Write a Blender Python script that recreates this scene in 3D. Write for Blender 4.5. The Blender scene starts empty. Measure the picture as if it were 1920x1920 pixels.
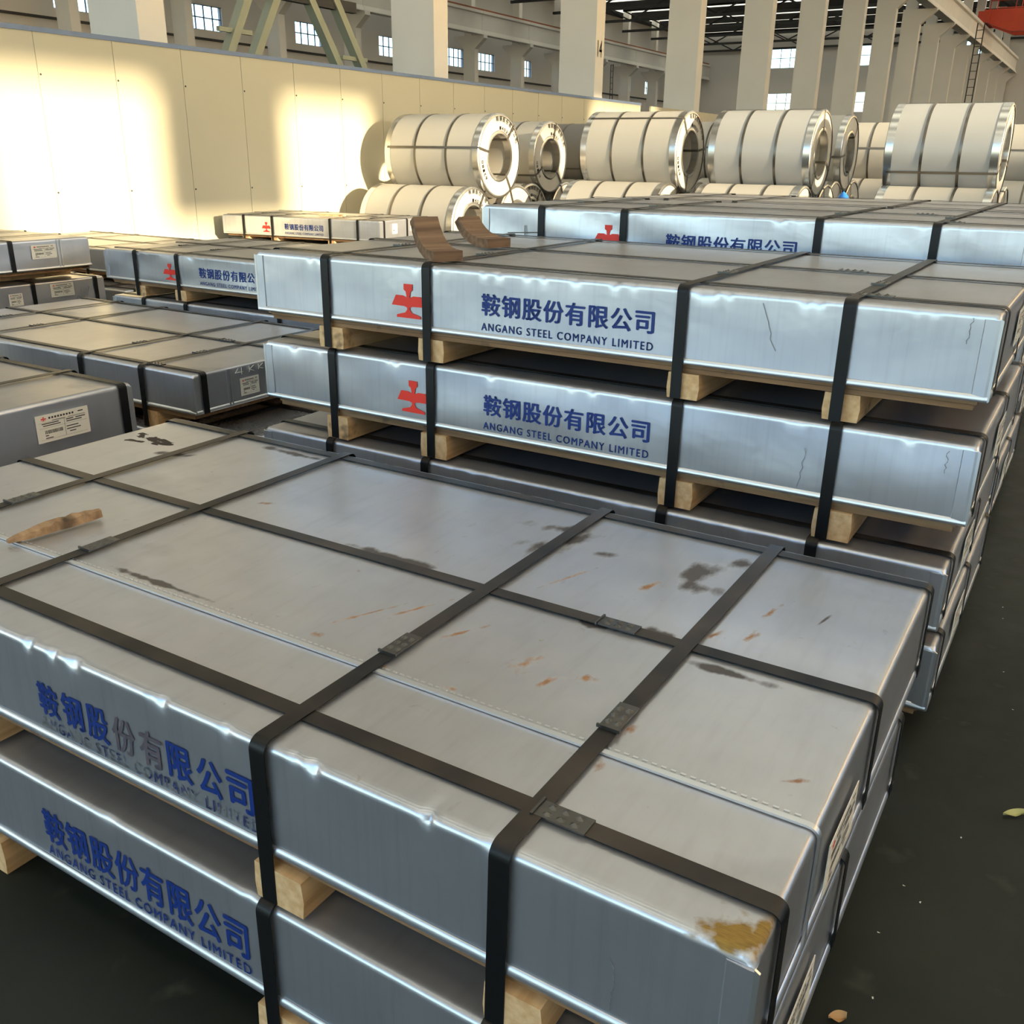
import bpy, bmesh, math, random
from mathutils import Vector, Matrix
import numpy as np

scene = bpy.context.scene
COL = scene.collection
FZ = 0.66                      # height of the reference pack top above the floor

# ------------------------------------------------------------------ camera
def make_camera():
    f, yaw, pitch, roll = 1759.34, 0.5464, 0.3628, 0.0144
    fw = Vector((-math.sin(yaw) * math.cos(pitch), math.cos(yaw) * math.cos(pitch), -math.sin(pitch)))
    r = fw.cross(Vector((0, 0, 1))).normalized()
    u = r.cross(fw)
    c, s = math.cos(roll), math.sin(roll)
    R, U = c * r + s * u, -s * r + c * u
    cam = bpy.data.cameras.new('camera')
    cam.sensor_fit = 'HORIZONTAL'
    cam.sensor_width = 36.0
    cam.lens = 36.0 * f / 1920.0
    cam.clip_end = 400
    o = bpy.data.objects.new('camera', cam)
    COL.objects.link(o)
    m = Matrix(((R.x, U.x, -fw.x, 1.437), (R.y, U.y, -fw.y, -0.88), (R.z, U.z, -fw.z, 0.8847 + FZ), (0, 0, 0, 1)))
    o.matrix_world = m
    scene.camera = o
make_camera()

# ------------------------------------------------------------------ sky, sun, exposure
SUN_DIR = Vector((-1.0, 0.10, -0.18)).normalized()       # direction the sunlight travels
world = bpy.data.worlds.new('sky'); scene.world = world
world.use_nodes = True
wn = world.node_tree.nodes; wl = world.node_tree.links
bg = wn['Background']
sky = wn.new('ShaderNodeTexSky')
sky.sky_type = 'NISHITA'
sky.sun_disc = False
sky.sun_elevation = math.asin(-SUN_DIR.z)
sky.sun_rotation = math.atan2(-SUN_DIR.x, -SUN_DIR.y)
sky.air_density = 1.0; sky.dust_density = 0.6; sky.ozone_density = 2.5
wl.new(sky.outputs['Color'], bg.inputs['Color'])
bg.inputs['Strength'].default_value = 0.75
sun = bpy.data.lights.new('sun', 'SUN')
sun.energy = 12.0
sun.color = (1.0, 0.80, 0.50)
sun.angle = math.radians(1.7)
so = bpy.data.objects.new('sun', sun); COL.objects.link(so)
so.rotation_euler = SUN_DIR.to_track_quat('-Z', 'Y').to_euler()
scene.view_settings.view_transform = 'Standard'
scene.view_settings.look = 'None'
scene.view_settings.gamma = 1.0
scene.view_settings.use_curve_mapping = False
scene.view_settings.exposure = 0.45

# ------------------------------------------------------------------ helpers
class MB:
    """collects geometry, builds one mesh object"""
    def __init__(self): self.v = []; self.f = []
    def add(self, vs, fs):
        b = len(self.v); self.v += [tuple(x) for x in vs]; self.f += [tuple(b + i for i in q) for q in fs]; return self
    def box(self, a, b):
        x0, y0, z0 = a; x1, y1, z1 = b
        return self.add([(x0, y0, z0), (x1, y0, z0), (x1, y1, z0), (x0, y1, z0), (x0, y0, z1), (x1, y0, z1), (x1, y1, z1), (x0, y1, z1)],
                        [(0, 3, 2, 1), (4, 5, 6, 7), (0, 1, 5, 4), (1, 2, 6, 5), (2, 3, 7, 6), (3, 0, 4, 7)])
    def prism(self, poly, axis, a, b):
        """poly in the two other axes, extruded along axis from a to b"""
        n = len(poly)
        def P(p, t):
            if axis == 0: return (t, p[0], p[1])
            if axis == 1: return (p[0], t, p[1])
            return (p[0], p[1], t)
        vs = [P(p, a) for p in poly] + [P(p, b) for p in poly]
        fs = [tuple(range(n))[::-1], tuple(range(n, 2 * n))] + [(i, (i + 1) % n, n + (i + 1) % n, n + i) for i in range(n)]
        return self.add(vs, fs)
    def bar(self, p, q, w, h, up=(0, 0, 1)):
        p, q = Vector(p), Vector(q); d = (q - p).normalized()
        s = d.cross(Vector(up))
        if s.length < 1e-4: s = d.cross(Vector((1, 0, 0)))
        s.normalize(); t = s.cross(d)
        vs = []
        for c in (p, q):
            for a, b in ((-1, -1), (1, -1), (1, 1), (-1, 1)): vs.append(c + s * (a * w / 2) + t * (b * h / 2))
        return self.add(vs, [(0, 1, 2, 3), (7, 6, 5, 4), (0, 4, 5, 1), (1, 5, 6, 2), (2, 6, 7, 3), (3, 7, 4, 0)])
    def tube(self, pts, r, n=8):
        pts = [Vector(p) for p in pts]; rings = []
        for i, p in enumerate(pts):
            d = (pts[min(i + 1, len(pts) - 1)] - pts[max(i - 1, 0)]).normalized()
            a = d.cross(Vector((0, 0, 1)))
            if a.length < 1e-3: a = d.cross(Vector((1, 0, 0)))
            a.normalize(); b = a.cross(d)
            rings.append([p + r * (math.cos(2 * math.pi * k / n) * a + math.sin(2 * math.pi * k / n) * b) for k in range(n)])
        vs = [v for g in rings for v in g]; fs = []
        for i in range(len(rings) - 1):
            for k in range(n):
                fs.append((i * n + k, i * n + (k + 1) % n, (i + 1) * n + (k + 1) % n, (i + 1) * n + k))
        fs.append(tuple(range(n))[::-1]); fs.append(tuple((len(rings) - 1) * n + k for k in range(n)))
        return self.add(vs, fs)
    def ribbon(self, path, side, w, th):
        """flat strap: path of points with outward normals; side = unit vector across"""
        side = Vector(side); vs = []
        for p, nrm in path:
            p = Vector(p); nrm = Vector(nrm)
            vs += [p - side * w / 2, p + side * w / 2, p + side * w / 2 + nrm * th, p - side * w / 2 + nrm * th]
        fs = []; n = len(path)
        for i in range(n - 1):
            a, b = 4 * i, 4 * i + 4
            for k in range(4): fs.append((a + k, a + (k + 1) % 4, b + (k + 1) % 4, b + k))
        fs += [(3, 2, 1, 0), (4 * n - 4, 4 * n - 3, 4 * n - 2, 4 * n - 1)]
        return self.add(vs, fs)
    def mesh(self, name, mat=None, smooth=None):
        m = bpy.data.meshes.new(name); m.from_pydata(self.v, [], self.f); m.update()
        bm = bmesh.new(); bm.from_mesh(m); bmesh.ops.recalc_face_normals(bm, faces=bm.faces); bm.to_mesh(m); bm.free()
        if smooth is not None:
            m.polygons.foreach_set('use_smooth', [True] * len(m.polygons)); m.set_sharp_from_angle(angle=math.radians(smooth))
        if mat: m.materials.append(mat)
        return m
    def build(self, name, mat, parent=None, smooth=None):
        return obj(name, self.mesh(name, mat, smooth), parent)

def obj(name, mesh, parent=None, loc=None):
    o = bpy.data.objects.new(name, mesh); COL.objects.link(o)
    if parent: o.parent = parent
    if loc: o.location = loc
    return o
def tag(o, label=None, cat=None, group=None, kind=None):
    if label: o['label'] = label
    if cat: o['category'] = cat
    if group: o['group'] = group
    if kind: o['kind'] = kind
    return o
def thing(name, label, cat, loc=(0, 0, 0), rz=0.0, group=None):
    o = bpy.data.objects.new(name, None); COL.objects.link(o); o.empty_display_size = 0.1
    o.location = loc; o.rotation_euler = (0, 0, rz)
    return tag(o, label, cat, group)
def struct(o): o['kind'] = 'structure'; return o
def copy_tree(o, parent=None):
    c = o.copy(); COL.objects.link(c)
    if parent: c.parent = parent
    for ch in list(o.children): copy_tree(ch, c)
    return c

# ------------------------------------------------------------------ materials
def new_mat(name):
    m = bpy.data.materials.new(name); m.use_nodes = True
    nt = m.node_tree; return m, nt, nt.nodes, nt.links, nt.nodes['Principled BSDF']
def N(nodes, t, **kw):
    n = nodes.new(t)
    for k, v in kw.items():
        if k.startswith('i_'): n.inputs[k[2:].replace('_', ' ')].default_value = v
        else: setattr(n, k, v)
    return n
def mixc(nodes, links, fac, a, b):
    n = nodes.new('ShaderNodeMix'); n.data_type = 'RGBA'
    for idx, v in ((0, fac), (6, a), (7, b)):
        if isinstance(v, bpy.types.NodeSocket): links.new(v, n.inputs[idx])
        else: n.inputs[idx].default_value = v if idx == 0 else (*v, 1)
    return n.outputs[2]
def mixf(nodes, links, fac, a, b):
    n = nodes.new('ShaderNodeMix')
    for idx, v in ((0, fac), (2, a), (3, b)):
        if isinstance(v, bpy.types.NodeSocket): links.new(v, n.inputs[idx])
        else: n.inputs[idx].default_value = v
    return n.outputs[0]
def math_n(nodes, links, op, a, b=0.0):
    n = nodes.new('ShaderNodeMath'); n.operation = op
    for i, v in enumerate((a, b)):
        if isinstance(v, bpy.types.NodeSocket): links.new(v, n.inputs[i])
        else: n.inputs[i].default_value = v
    return n.outputs[0]
def ramp(nodes, links, src, p0, p1):
    n = nodes.new('ShaderNodeMapRange'); n.inputs[1].default_value = p0; n.inputs[2].default_value = p1
    links.new(src, n.inputs[0]); return n.outputs[0]
def noise(nodes, links, coord, scale, detail=3, stretch=None, off=(0, 0, 0)):
    mp = nodes.new('ShaderNodeMapping'); links.new(coord, mp.inputs[0])
    mp.inputs[3].default_value = stretch or (1, 1, 1); mp.inputs[1].default_value = off
    n = nodes.new('ShaderNodeTexNoise'); n.inputs['Scale'].default_value = scale; n.inputs['Detail'].default_value = detail
    links.new(mp.outputs[0], n.inputs['Vector']); return n.outputs['Fac']

def simple(name, col, rough=0.6, metal=0.0, var=0.12, scale=4.0, bump=0.0):
    m, nt, n, l, b = new_mat(name)
    tc = N(n, 'ShaderNodeTexCoord').outputs['Object']
    f = noise(n, l, tc, scale, 4)
    dark = tuple(c * (1 - var) for c in col); lite = tuple(min(1, c * (1 + var)) for c in col)
    l.new(mixc(n, l, f, dark, lite), b.inputs['Base Color'])
    b.inputs['Roughness'].default_value = rough; b.inputs['Metallic'].default_value = metal
    if bump:
        bp = N(n, 'ShaderNodeBump'); bp.inputs['Strength'].default_value = bump; bp.inputs['Distance'].default_value = 0.02
        l.new(noise(n, l, tc, scale * 6, 5), bp.inputs['Height']); l.new(bp.outputs[0], b.inputs['Normal'])
    return m

HERO_MARKS = {   # stains and rust spots with a place of their own on the near pack: x, y, half sizes, turn
    'rust': [(.263, .321, .022, .016, .5), (.727, .407, .011, .040, -.35), (.786, .46, .026, .020, .2), (.729, .276, .022, .010, 0), (.917, .355, .012, .045, -.3), (.498, .487, .008, .07, -.5),
             (.719, .882, .012, .05, -.3), (.922, .749, .010, .055, -.3), (.984, .776, .012, .04, -.3), (.99, .92, .009, .06, -.2), (.80, .28, .02, .006, 0), (.92, .24, .014, .022, 0), (1.19, .366, .03, .008, .6),
             (.546, .82, .008, .10, -.35), (.45, .295, .014, .010, 0), (.29, .45, .006, .11, -.45), (.36, .52, .006, .09, -.45), (.60, .30, .018, .010, 0), (.66, .44, .03, .05, -.3), (-.36, .80, .03, .012, .6)],
    'grime': [(.391, 1.08, .10, .045, .2), (.405, .95, .05, .09, -.2), (.47, 1.03, .05, .10, -.2), (.143, .70, .14, .022, 0), (.828, .94, .06, .05, .3), (.832, .69, .07, .03, 0), (.55, .99, .05, .03, .4), (-.92, .96, .10, .03, .3),
              (.86, 1.12, .05, .06, 0), (.80, 1.02, .05, .08, -.3), (1.0, .62, .10, .018, 0), (.70, .66, .08, .02, 0), (1.09, .93, .006, .05, -.2), (-.15, .31, .22, .012, 0), (-.60, 1.17, .25, .025, 0), (.43, .25, .03, .04, 0)],
    'spill': [(-1.095, 1.03, .075, .030, .1), (-1.182, 1.045, .045, .020, -.2), (-1.04, 1.01, .06, .028, .2), (-1.13, .99, .05, .018, .3)],
    'yellow': [(1.205, .022, .05, .045, .3), (1.242, .05, .016, .05, 0)]}
def galvanised(name, dust=0.55, rust=0.0, grime=0.0, marks=None, dcol=((0.155, 0.125, 0.098), (0.235, 0.195, 0.155))):
    m, nt, n, l, b = new_mat(name)
    tc = N(n, 'ShaderNodeTexCoord').outputs['Object']
    geo = N(n, 'ShaderNodeNewGeometry')
    sep = N(n, 'ShaderNodeSeparateXYZ'); l.new(geo.outputs['Normal'], sep.inputs[0])
    up = ramp(n, l, sep.outputs[2], 0.6, 0.98)
    big = noise(n, l, tc, 1.6, 4); mid = noise(n, l, tc, 9, 5); fine = noise(n, l, tc, 60, 4, (1, 6, 1))
    # settled dust lies only on faces that look up
    d = math_n(n, l, 'MULTIPLY', up, mixf(n, l, big, dust * 0.55, dust * 1.3))
    zinc = mixc(n, l, mid, (0.56, 0.585, 0.66), (0.67, 0.695, 0.77))
    streak = noise(n, l, tc, 1.0, 4, (55, 8, 2.2)); zinc = mixc(n, l, math_n(n, l, 'MULTIPLY', ramp(n, l, streak, .5, .75), .28), zinc, (0.42, 0.425, 0.48))
    dustc = mixc(n, l, mid, *dcol)
    col = mixc(n, l, d, zinc, dustc)
    met = mixf(n, l, d, 0.84, 0.40)
    rgh = mixf(n, l, d, mixf(n, l, up, mixf(n, l, fine, 0.315, 0.33), mixf(n, l, fine, 0.245, 0.26)), 0.40)
    if grime:
        g = noise(n, l, tc, 2.3, 6, (1, 1.2, 1), (7, 3, 0))
        gm = math_n(n, l, 'MULTIPLY', math_n(n, l, 'MULTIPLY', ramp(n, l, g, 0.60, 0.72), up), grime)
        col = mixc(n, l, gm, col, (0.045, 0.036, 0.034)); met = mixf(n, l, gm, met, 0.1); rgh = mixf(n, l, gm, rgh, 0.6)
    if rust:
        r1 = noise(n, l, tc, 5.5, 5, (1.4, 0.45, 1), (2.3, 1.1, 0)); r2 = noise(n, l, tc, 26, 4, (1.5, 0.5, 1))
        rm = math_n(n, l, 'MULTIPLY', math_n(n, l, 'MULTIPLY', ramp(n, l, r1, 0.60, 0.68), ramp(n, l, r2, 0.47, 0.60)), up)
        rm = math_n(n, l, 'MULTIPLY', rm, rust)
        col = mixc(n, l, rm, col, mixc(n, l, r2, (0.10, 0.035, 0.012), (0.42, 0.17, 0.05)))
        met = mixf(n, l, rm, met, 0.0); rgh = mixf(n, l, rm, rgh, 0.8)
    if marks:
        def spots(lst, lo, hi, sc, st, seed):
            acc = None
            for x, y, rx, ry, rot in lst:
                mp = n.new('ShaderNodeMapping'); mp.vector_type = 'TEXTURE'; l.new(tc, mp.inputs[0])
                mp.inputs[1].default_value = (x, y, 0); mp.inputs[2].default_value = (0, 0, rot); mp.inputs[3].default_value = (rx, ry, 1e3)
                ln = n.new('ShaderNodeVectorMath'); ln.operation = 'LENGTH'; l.new(mp.outputs[0], ln.inputs[0])
                v = ramp(n, l, ln.outputs['Value'], 1.35, 0.0)
                acc = v if acc is None else math_n(n, l, 'MAXIMUM', acc, v)
            nz = noise(n, l, tc, sc, 6, st, (seed, seed, 0))
            return ramp(n, l, math_n(n, l, 'ADD', acc, math_n(n, l, 'MULTIPLY', nz, 1.8)), lo, hi)
        g1 = math_n(n, l, 'MULTIPLY', spots(marks['grime'], 1.30, 1.62, 17, (1, .45, 1), 3), .93)
        col = mixc(n, l, g1, col, (0.05, 0.038, 0.036)); met = mixf(n, l, g1, met, 0.15); rgh = mixf(n, l, g1, rgh, .55)
        y1 = math_n(n, l, 'MULTIPLY', spots(marks['yellow'], 1.25, 1.6, 34, (1, 1, 1), 9), ramp(n, l, sep.outputs[2], .1, .5))
        col = mixc(n, l, y1, col, mixc(n, l, fine, (0.10, 0.045, 0.004), (0.40, 0.25, 0.04))); met = mixf(n, l, y1, met, 0.0); rgh = mixf(n, l, y1, rgh, .6)
        r1 = math_n(n, l, 'MULTIPLY', spots(marks['rust'], 1.34, 1.85, 60, (1, .5, 1), 5), .95)
        col = mixc(n, l, r1, col, mixc(n, l, noise(n, l, tc, 90, 3), (0.12, 0.04, 0.012), (0.47, 0.24, 0.10))); met = mixf(n, l, r1, met, 0.0); rgh = mixf(n, l, r1, rgh, .8)
        s1 = spots(marks['spill'], 1.40, 1.46, 38, (.55, 1.3, 1), 1)
        col = mixc(n, l, s1, col, (0.02, 0.010, 0.007)); met = mixf(n, l, s1, met, 0.0); rgh = mixf(n, l, s1, rgh, .7)
    l.new(col, b.inputs['Base Color']); l.new(met, b.inputs['Metallic']); l.new(rgh, b.inputs['Roughness'])
    bp = N(n, 'ShaderNodeBump'); bp.inputs['Strength'].default_value = 0.10; bp.inputs['Distance'].default_value = 0.02
    l.new(noise(n, l, tc, 7, 3), bp.inputs['Height']); l.new(bp.outputs[0], b.inputs['Normal'])
    return m

def wood(name, a, b_, rough=0.75, axis=1):
    m, nt, n, l, b = new_mat(name)
    tc = N(n, 'ShaderNodeTexCoord').outputs['Object']
    st = [30, 30, 30]; st[axis] = 2.0
    g = noise(n, l, tc, 1.6, 5, tuple(st)); k = noise(n, l, tc, 11, 3)
    col = mixc(n, l, ramp(n, l, g, 0.3, 0.7), a, b_)
    col = mixc(n, l, ramp(n, l, k, 0.62, 0.75), col, tuple(c * 0.35 for c in a))
    l.new(col, b.inputs['Base Color']); b.inputs['Roughness'].default_value = rough
    bp = N(n, 'ShaderNodeBump'); bp.inputs['Strength'].default_value = 0.4; bp.inputs['Distance'].default_value = 0.004
    l.new(g, bp.inputs['Height']); l.new(bp.outputs[0], b.inputs['Normal'])
    return m

def strap_mat():
    m, nt, n, l, b = new_mat('black_steel_strapping')
    tc = N(n, 'ShaderNodeTexCoord').outputs['Object']
    geo = N(n, 'ShaderNodeNewGeometry'); sep = N(n, 'ShaderNodeSeparateXYZ'); l.new(geo.outputs['Normal'], sep.inputs[0])
    up = ramp(n, l, sep.outputs[2], 0.6, 0.98)
    d = math_n(n, l, 'MULTIPLY', up, ramp(n, l, noise(n, l, tc, 5, 4), 0.3, 0.75))
    l.new(mixc(n, l, d, (0.006, 0.006, 0.007), (0.062, 0.048, 0.038)), b.inputs['Base Color'])
    b.inputs['Roughness'].default_value = 0.42; b.inputs['Metallic'].default_value = 0.0
    b.inputs['Specular IOR Level'].default_value = 0.28
    return m

M = {}
M['galv'] = galvanised('galvanised_steel', 0.55, 0.0, 0.35)
M['galv_hero'] = galvanised('galvanised_steel_rusted', 0.38, 0.0, 0.25, HERO_MARKS, ((0.30, 0.275, 0.25), (0.42, 0.39, 0.36)))
M['galv_clean'] = galvanised('galvanised_steel_clean', 0.15)
M['galv_dusty'] = galvanised('galvanised_steel_dusty', 0.60, 0.0, 0.4)
M['trim'] = simple('folded_steel_edge', (0.72, 0.74, 0.78), 0.33, 0.92, 0.03)
M['strap'] = strap_mat()
M['seal'] = simple('strap_seal_steel', (0.12, 0.115, 0.11), 0.28, 0.85, 0.35, 30)
M['pine'] = wood('pine_wood', (0.56, 0.33, 0.15), (0.76, 0.53, 0.29))
M['ply'] = wood('board_edge_wood', (0.19, 0.10, 0.045), (0.33, 0.19, 0.09), axis=0)
M['oldwood'] = wood('weathered_wood', (0.20, 0.115, 0.06), (0.42, 0.27, 0.15))
M['oldwood2'] = wood('dark_offcut_wood', (0.115, 0.062, 0.034), (0.25, 0.15, 0.085))
M['blue'] = simple('blue_print', (0.004, 0.030, 0.21), 0.5, 0, 0.1)
M['red'] = simple('red_print', (0.78, 0.035, 0.02), 0.5, 0, 0.08)
M['worn'] = simple('worn_purple_print', (0.10, 0.085, 0.11), 0.5, 0, 0.3, 30)
def rubbed_mat():
    m, nt, n, l, b = new_mat('rubbed_blue_print')
    tc = N(n, 'ShaderNodeTexCoord').outputs['Object']
    f = ramp(n, l, noise(n, l, tc, 22, 3, (1, 1, 2)), 0.45, 0.56)
    l.new(mixc(n, l, f, (0.03, 0.045, 0.16), (0.62, 0.63, 0.65)), b.inputs['Base Color']); l.new(mixf(n, l, f, 0.1, 0.9), b.inputs['Metallic']); b.inputs['Roughness'].default_value = 0.38
    return m
M['rubbed'] = rubbed_mat()
M['paper'] = simple('label_paper', (0.80, 0.76, 0.68), 0.7, 0, 0.04)
M['ink'] = simple('label_ink', (0.05, 0.05, 0.05), 0.7)
M['greyink'] = simple('grey_marker', (0.14, 0.14, 0.14), 0.7)
M['scuff'] = simple('scuffed_zinc', (0.26, 0.27, 0.30), 0.5, 0.5)
M['chalk'] = simple('white_chalk', (0.8, 0.8, 0.76), 0.9)
M['stain'] = simple('yellow_rust_stain', (0.36, 0.22, 0.03), 0.7, 0, 0.6, 40)
M['dirtstain'] = simple('dark_brown_stain', (0.045, 0.022, 0.015), 0.7, 0, 0.5, 30)
M['rustmark'] = simple('rust_mark', (0.38, 0.15, 0.045), 0.8, 0, 0.6, 45)

def floor_mat():
    m, nt, n, l, b = new_mat('dark_painted_floor')
    tc = N(n, 'ShaderNodeTexCoord').outputs['Object']
    a = noise(n, l, tc, 0.8, 5); k = noise(n, l, tc, 9, 5)
    col = mixc(n, l, ramp(n, l, a, 0.35, 0.7), (0.009, 0.012, 0.010), (0.024, 0.028, 0.023))
    col = mixc(n, l, ramp(n, l, k, 0.62, 0.8), col, (0.05, 0.05, 0.042))
    l.new(col, b.inputs['Base Color'])
    l.new(mixf(n, l, k, 0.45, 0.7), b.inputs['Roughness'])
    b.inputs['Specular IOR Level'].default_value = 0.25
    return m
M['floor'] = floor_mat()
M['panel'] = simple('cream_sandwich_panel', (0.50, 0.47, 0.36), 0.38, 0, 0.04, 0.7)
M['cap'] = simple('blue_grey_cap', (0.16, 0.22, 0.36), 0.5)
M['screw'] = simple('screw_dark', (0.05, 0.05, 0.05), 0.5, 0.5)
M['concrete'] = simple('painted_concrete', (0.66, 0.635, 0.60), 0.8, 0, 0.06, 1.1, 0.15)
M['farwall'] = simple('grey_plaster', (0.60, 0.585, 0.57), 0.85, 0, 0.06, 0.4)
M['rail'] = simple('rusty_crane_rail', (0.24, 0.075, 0.03), 0.7, 0, 0.3, 3)
M['darksteel'] = simple('dark_steel', (0.03, 0.032, 0.035), 0.6, 0.2)
M['greensteel'] = simple('grey_green_painted_steel', (0.26, 0.28, 0.22), 0.55, 0, 0.08)
M['roof'] = simple('dark_roof_sheet', (0.05, 0.055, 0.06), 0.7, 0, 0.1)
M['craneRed'] = simple('red_crane_paint', (0.55, 0.06, 0.025), 0.5)
M['frame'] = simple('window_frame_steel', (0.10, 0.12, 0.16), 0.5)
def pane_mat():
    m = bpy.data.materials.new('window_glass'); m.use_nodes = True
    n = m.node_tree.nodes; l = m.node_tree.links; n.clear()
    o = n.new('ShaderNodeOutputMaterial'); t = n.new('ShaderNodeBsdfTransparent'); g = n.new('ShaderNodeBsdfGlossy'); x = n.new('ShaderNodeMixShader')
    t.inputs[0].default_value = (0.92, 0.95, 1.0, 1); g.inputs['Roughness'].default_value = 0.08; x.inputs[0].default_value = 0.06
    l.new(t.outputs[0], x.inputs[1]); l.new(g.outputs[0], x.inputs[2]); l.new(x.outputs[0], o.inputs[0]); return m
M['glass'] = pane_mat()
def skylight_mat():
    m = bpy.data.materials.new('skylight_sheet'); m.use_nodes = True
    n = m.node_tree.nodes; l = m.node_tree.links; n.clear()
    o = n.new('ShaderNodeOutputMaterial'); t = n.new('ShaderNodeBsdfTransparent'); g = n.new('ShaderNodeBsdfTranslucent'); x = n.new('ShaderNodeMixShader')
    t.inputs[0].default_value = (1.0, 0.90, 0.74, 1); g.inputs[0].default_value = (1.0, 0.90, 0.72, 1); x.inputs[0].default_value = 1.0
    l.new(t.outputs[0], x.inputs[1]); l.new(g.outputs[0], x.inputs[2]); l.new(x.outputs[0], o.inputs[0]); return m
M['skylight'] = skylight_mat()
M['wrap'] = simple('cream_coil_wrap', (0.47, 0.45, 0.41), 0.42, 0, 0.05, 2)
M['wrapwhite'] = simple('grey_white_coil_wrap', (0.40, 0.405, 0.41), 0.36, 0, 0.04, 2)
M['wrapgrey'] = simple('grey_coil_wrap', (0.20, 0.19, 0.18), 0.45, 0, 0.05, 2)
M['coilsteel'] = simple('bright_coil_ring', (0.66, 0.65, 0.63), 0.24, 0.95, 0.06, 5)
M['coilface'] = simple('coil_end_plate', (0.72, 0.70, 0.66), 0.34, 0.55, 0.05, 5)
M['band'] = simple('coil_band', (0.16, 0.145, 0.125), 0.3, 0.8, 0.2, 8)
M['bluebag'] = simple('blue_plastic', (0.02, 0.16, 0.55), 0.4)
M['leaf'] = simple('dry_leaf_tan', (0.50, 0.48, 0.20), 0.7)
M['leaf2'] = simple('dry_leaf_orange', (0.60, 0.36, 0.16), 0.7)

# ------------------------------------------------------------------ the hall
def ZZ(z): return z + FZ
b = MB(); b.box((-41, -26, -0.15), (14, 100, 0.0)); struct(b.build('floor', M['floor']))

WX = -8.9                                                    # partition wall face
WH = ZZ(2.07)
def partition():
    g = struct(thing('wall_partition', 'cream sandwich panel partition wall with blue grey cap', 'wall')); del g['category']
    pw = 0.99
    pm = MB().box((-0.045, 0.004, 0), (0.0, pw - 0.004, WH)).mesh('panel', M['panel'])
    jm = MB().box((-0.045, -0.004, 0), (-0.008, 0.004, WH)).mesh('joint', M['panel'])
    sm = MB().tube([(0, 0, 0), (0.004, 0, 0)], 0.012, 6).mesh('screw', M['screw'])
    y = 6.015 - 8 * pw
    k = 0
    while y < 20.9:
        obj('panel', pm, g, (WX, y, 0)); obj('joint', jm, g, (WX, y, 0))
        for z in (WH - 0.42, WH - 1.65): obj('screw', sm, g, (WX, y + 0.03, z))
        y += pw
    MB().box((WX - 0.06, 6.015 - 8 * pw, WH), (WX + 0.012, y, WH + 0.05)).build('cap_rail', M['cap'], g)
    # a further stretch of the same wall, a little lower, beyond the dented joint
    g2 = struct(thing('wall_partition_far', 'farther stretch of cream panel wall behind the coils', 'wall')); del g2['category']
    y0 = y + 0.05
    for i in range(14):
        obj('panel', pm, g2, (WX + 0.25, y0 + i * pw, -0.02))
partition()

def column_mesh(x0, x1, y0, y1, z1, corbel, side):
    """one column with its corbel bracket carrying the crane beam; side +1: bracket toward +x"""
    m = MB()
    zb0, zb1 = corbel
    if side > 0:
        poly = [(x0, 0), (x1, 0), (x1, zb0), (x1 + 0.72, zb0 + 0.62), (x1 + 0.72, zb1), (x1 - 0.25, zb1), (x1 - 0.25, z1), (x0 + 0.1, z1), (x0 + 0.1, zb1), (x0, zb1)]
    else:
        poly = [(x0, 0), (x1, 0), (x1, zb0), (x1 + 0.72, zb0 + 0.62), (x1 + 0.72, zb1), (x1 - 0.25, zb1), (x1 - 0.25, z1), (x0 + 0.1, z1), (x0 + 0.1, zb1), (x0 - 0.72, zb1), (x0 - 0.72, zb0 + 0.62), (x0, zb0)]
    m.prism(poly, 1, y0, y1)
    return m.mesh('column', M['concrete'])
ROOF = ZZ(12.6)
R1Y = [7.49 + 6.02 * k for k in range(-1, 16)]
cm = column_mesh(-9.9, -9.0, 0.0, 0.41, ROOF, (ZZ(7.45), ZZ(8.15)), 1)
for i, y in enumerate(R1Y):
    lab, grp = 'pale concrete column with bracket rising close behind the cream partition wall', 'columns behind the partition wall'
    if i == 3:
        lab, grp = 'pale concrete column painted with the number 14 behind the partition wall', 'columns behind the partition wall'
    o = obj('concrete_column', cm, None, (0, y, 0)); tag(o, lab, 'column', grp)
R2Y = [57.0 - 0.3 + 6.02 * k for k in range(-6, 8)]
cm2 = column_mesh(-37.9, -37.0, 0.0, 0.45, ROOF, (ZZ(7.5), ZZ(8.3)), -1)
for y in R2Y:
    tag(obj('concrete_column', cm2, None, (0, y, 0)), 'distant grey concrete column with double bracket under the far crane beam', 'column', 'columns of the far aisle')
def runway(name, label, x, ys, z0, z1, w):
    g = thing(name, label, 'crane beam', (x, ys[0], z0))
    L = ys[1] - ys[0]
    bm = MB().prism([(-w / 2, 0), (w / 2, 0), (w / 2, 0.05), (w * 0.28, 0.28), (w * 0.28, z1 - z0 - 0.22), (w / 2, z1 - z0 - 0.16), (w / 2, z1 - z0), (-w / 2, z1 - z0), (-w / 2, 0)], 1, 0.01, L - 0.01).mesh('beam_span', M['concrete'])
    rl = MB().box((-0.06, 0, z1 - z0), (0.06, L, z1 - z0 + 0.14)).mesh('rail', M['rail'])
    for y in ys[:-1]:
        obj('beam_span', bm, g, (0, y - ys[0], 0)); obj('rail', rl, g, (0, y - ys[0], 0))
runway('crane_runway', 'pale concrete crane beam on the brackets of the nearer columns', -8.55, R1Y, ZZ(8.15), ZZ(9.35), 0.5)
runway('crane_runway', 'distant concrete crane beam with rust red rail on the far aisle columns', -36.55, R2Y, ZZ(8.3), ZZ(9.7), 0.5)

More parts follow.
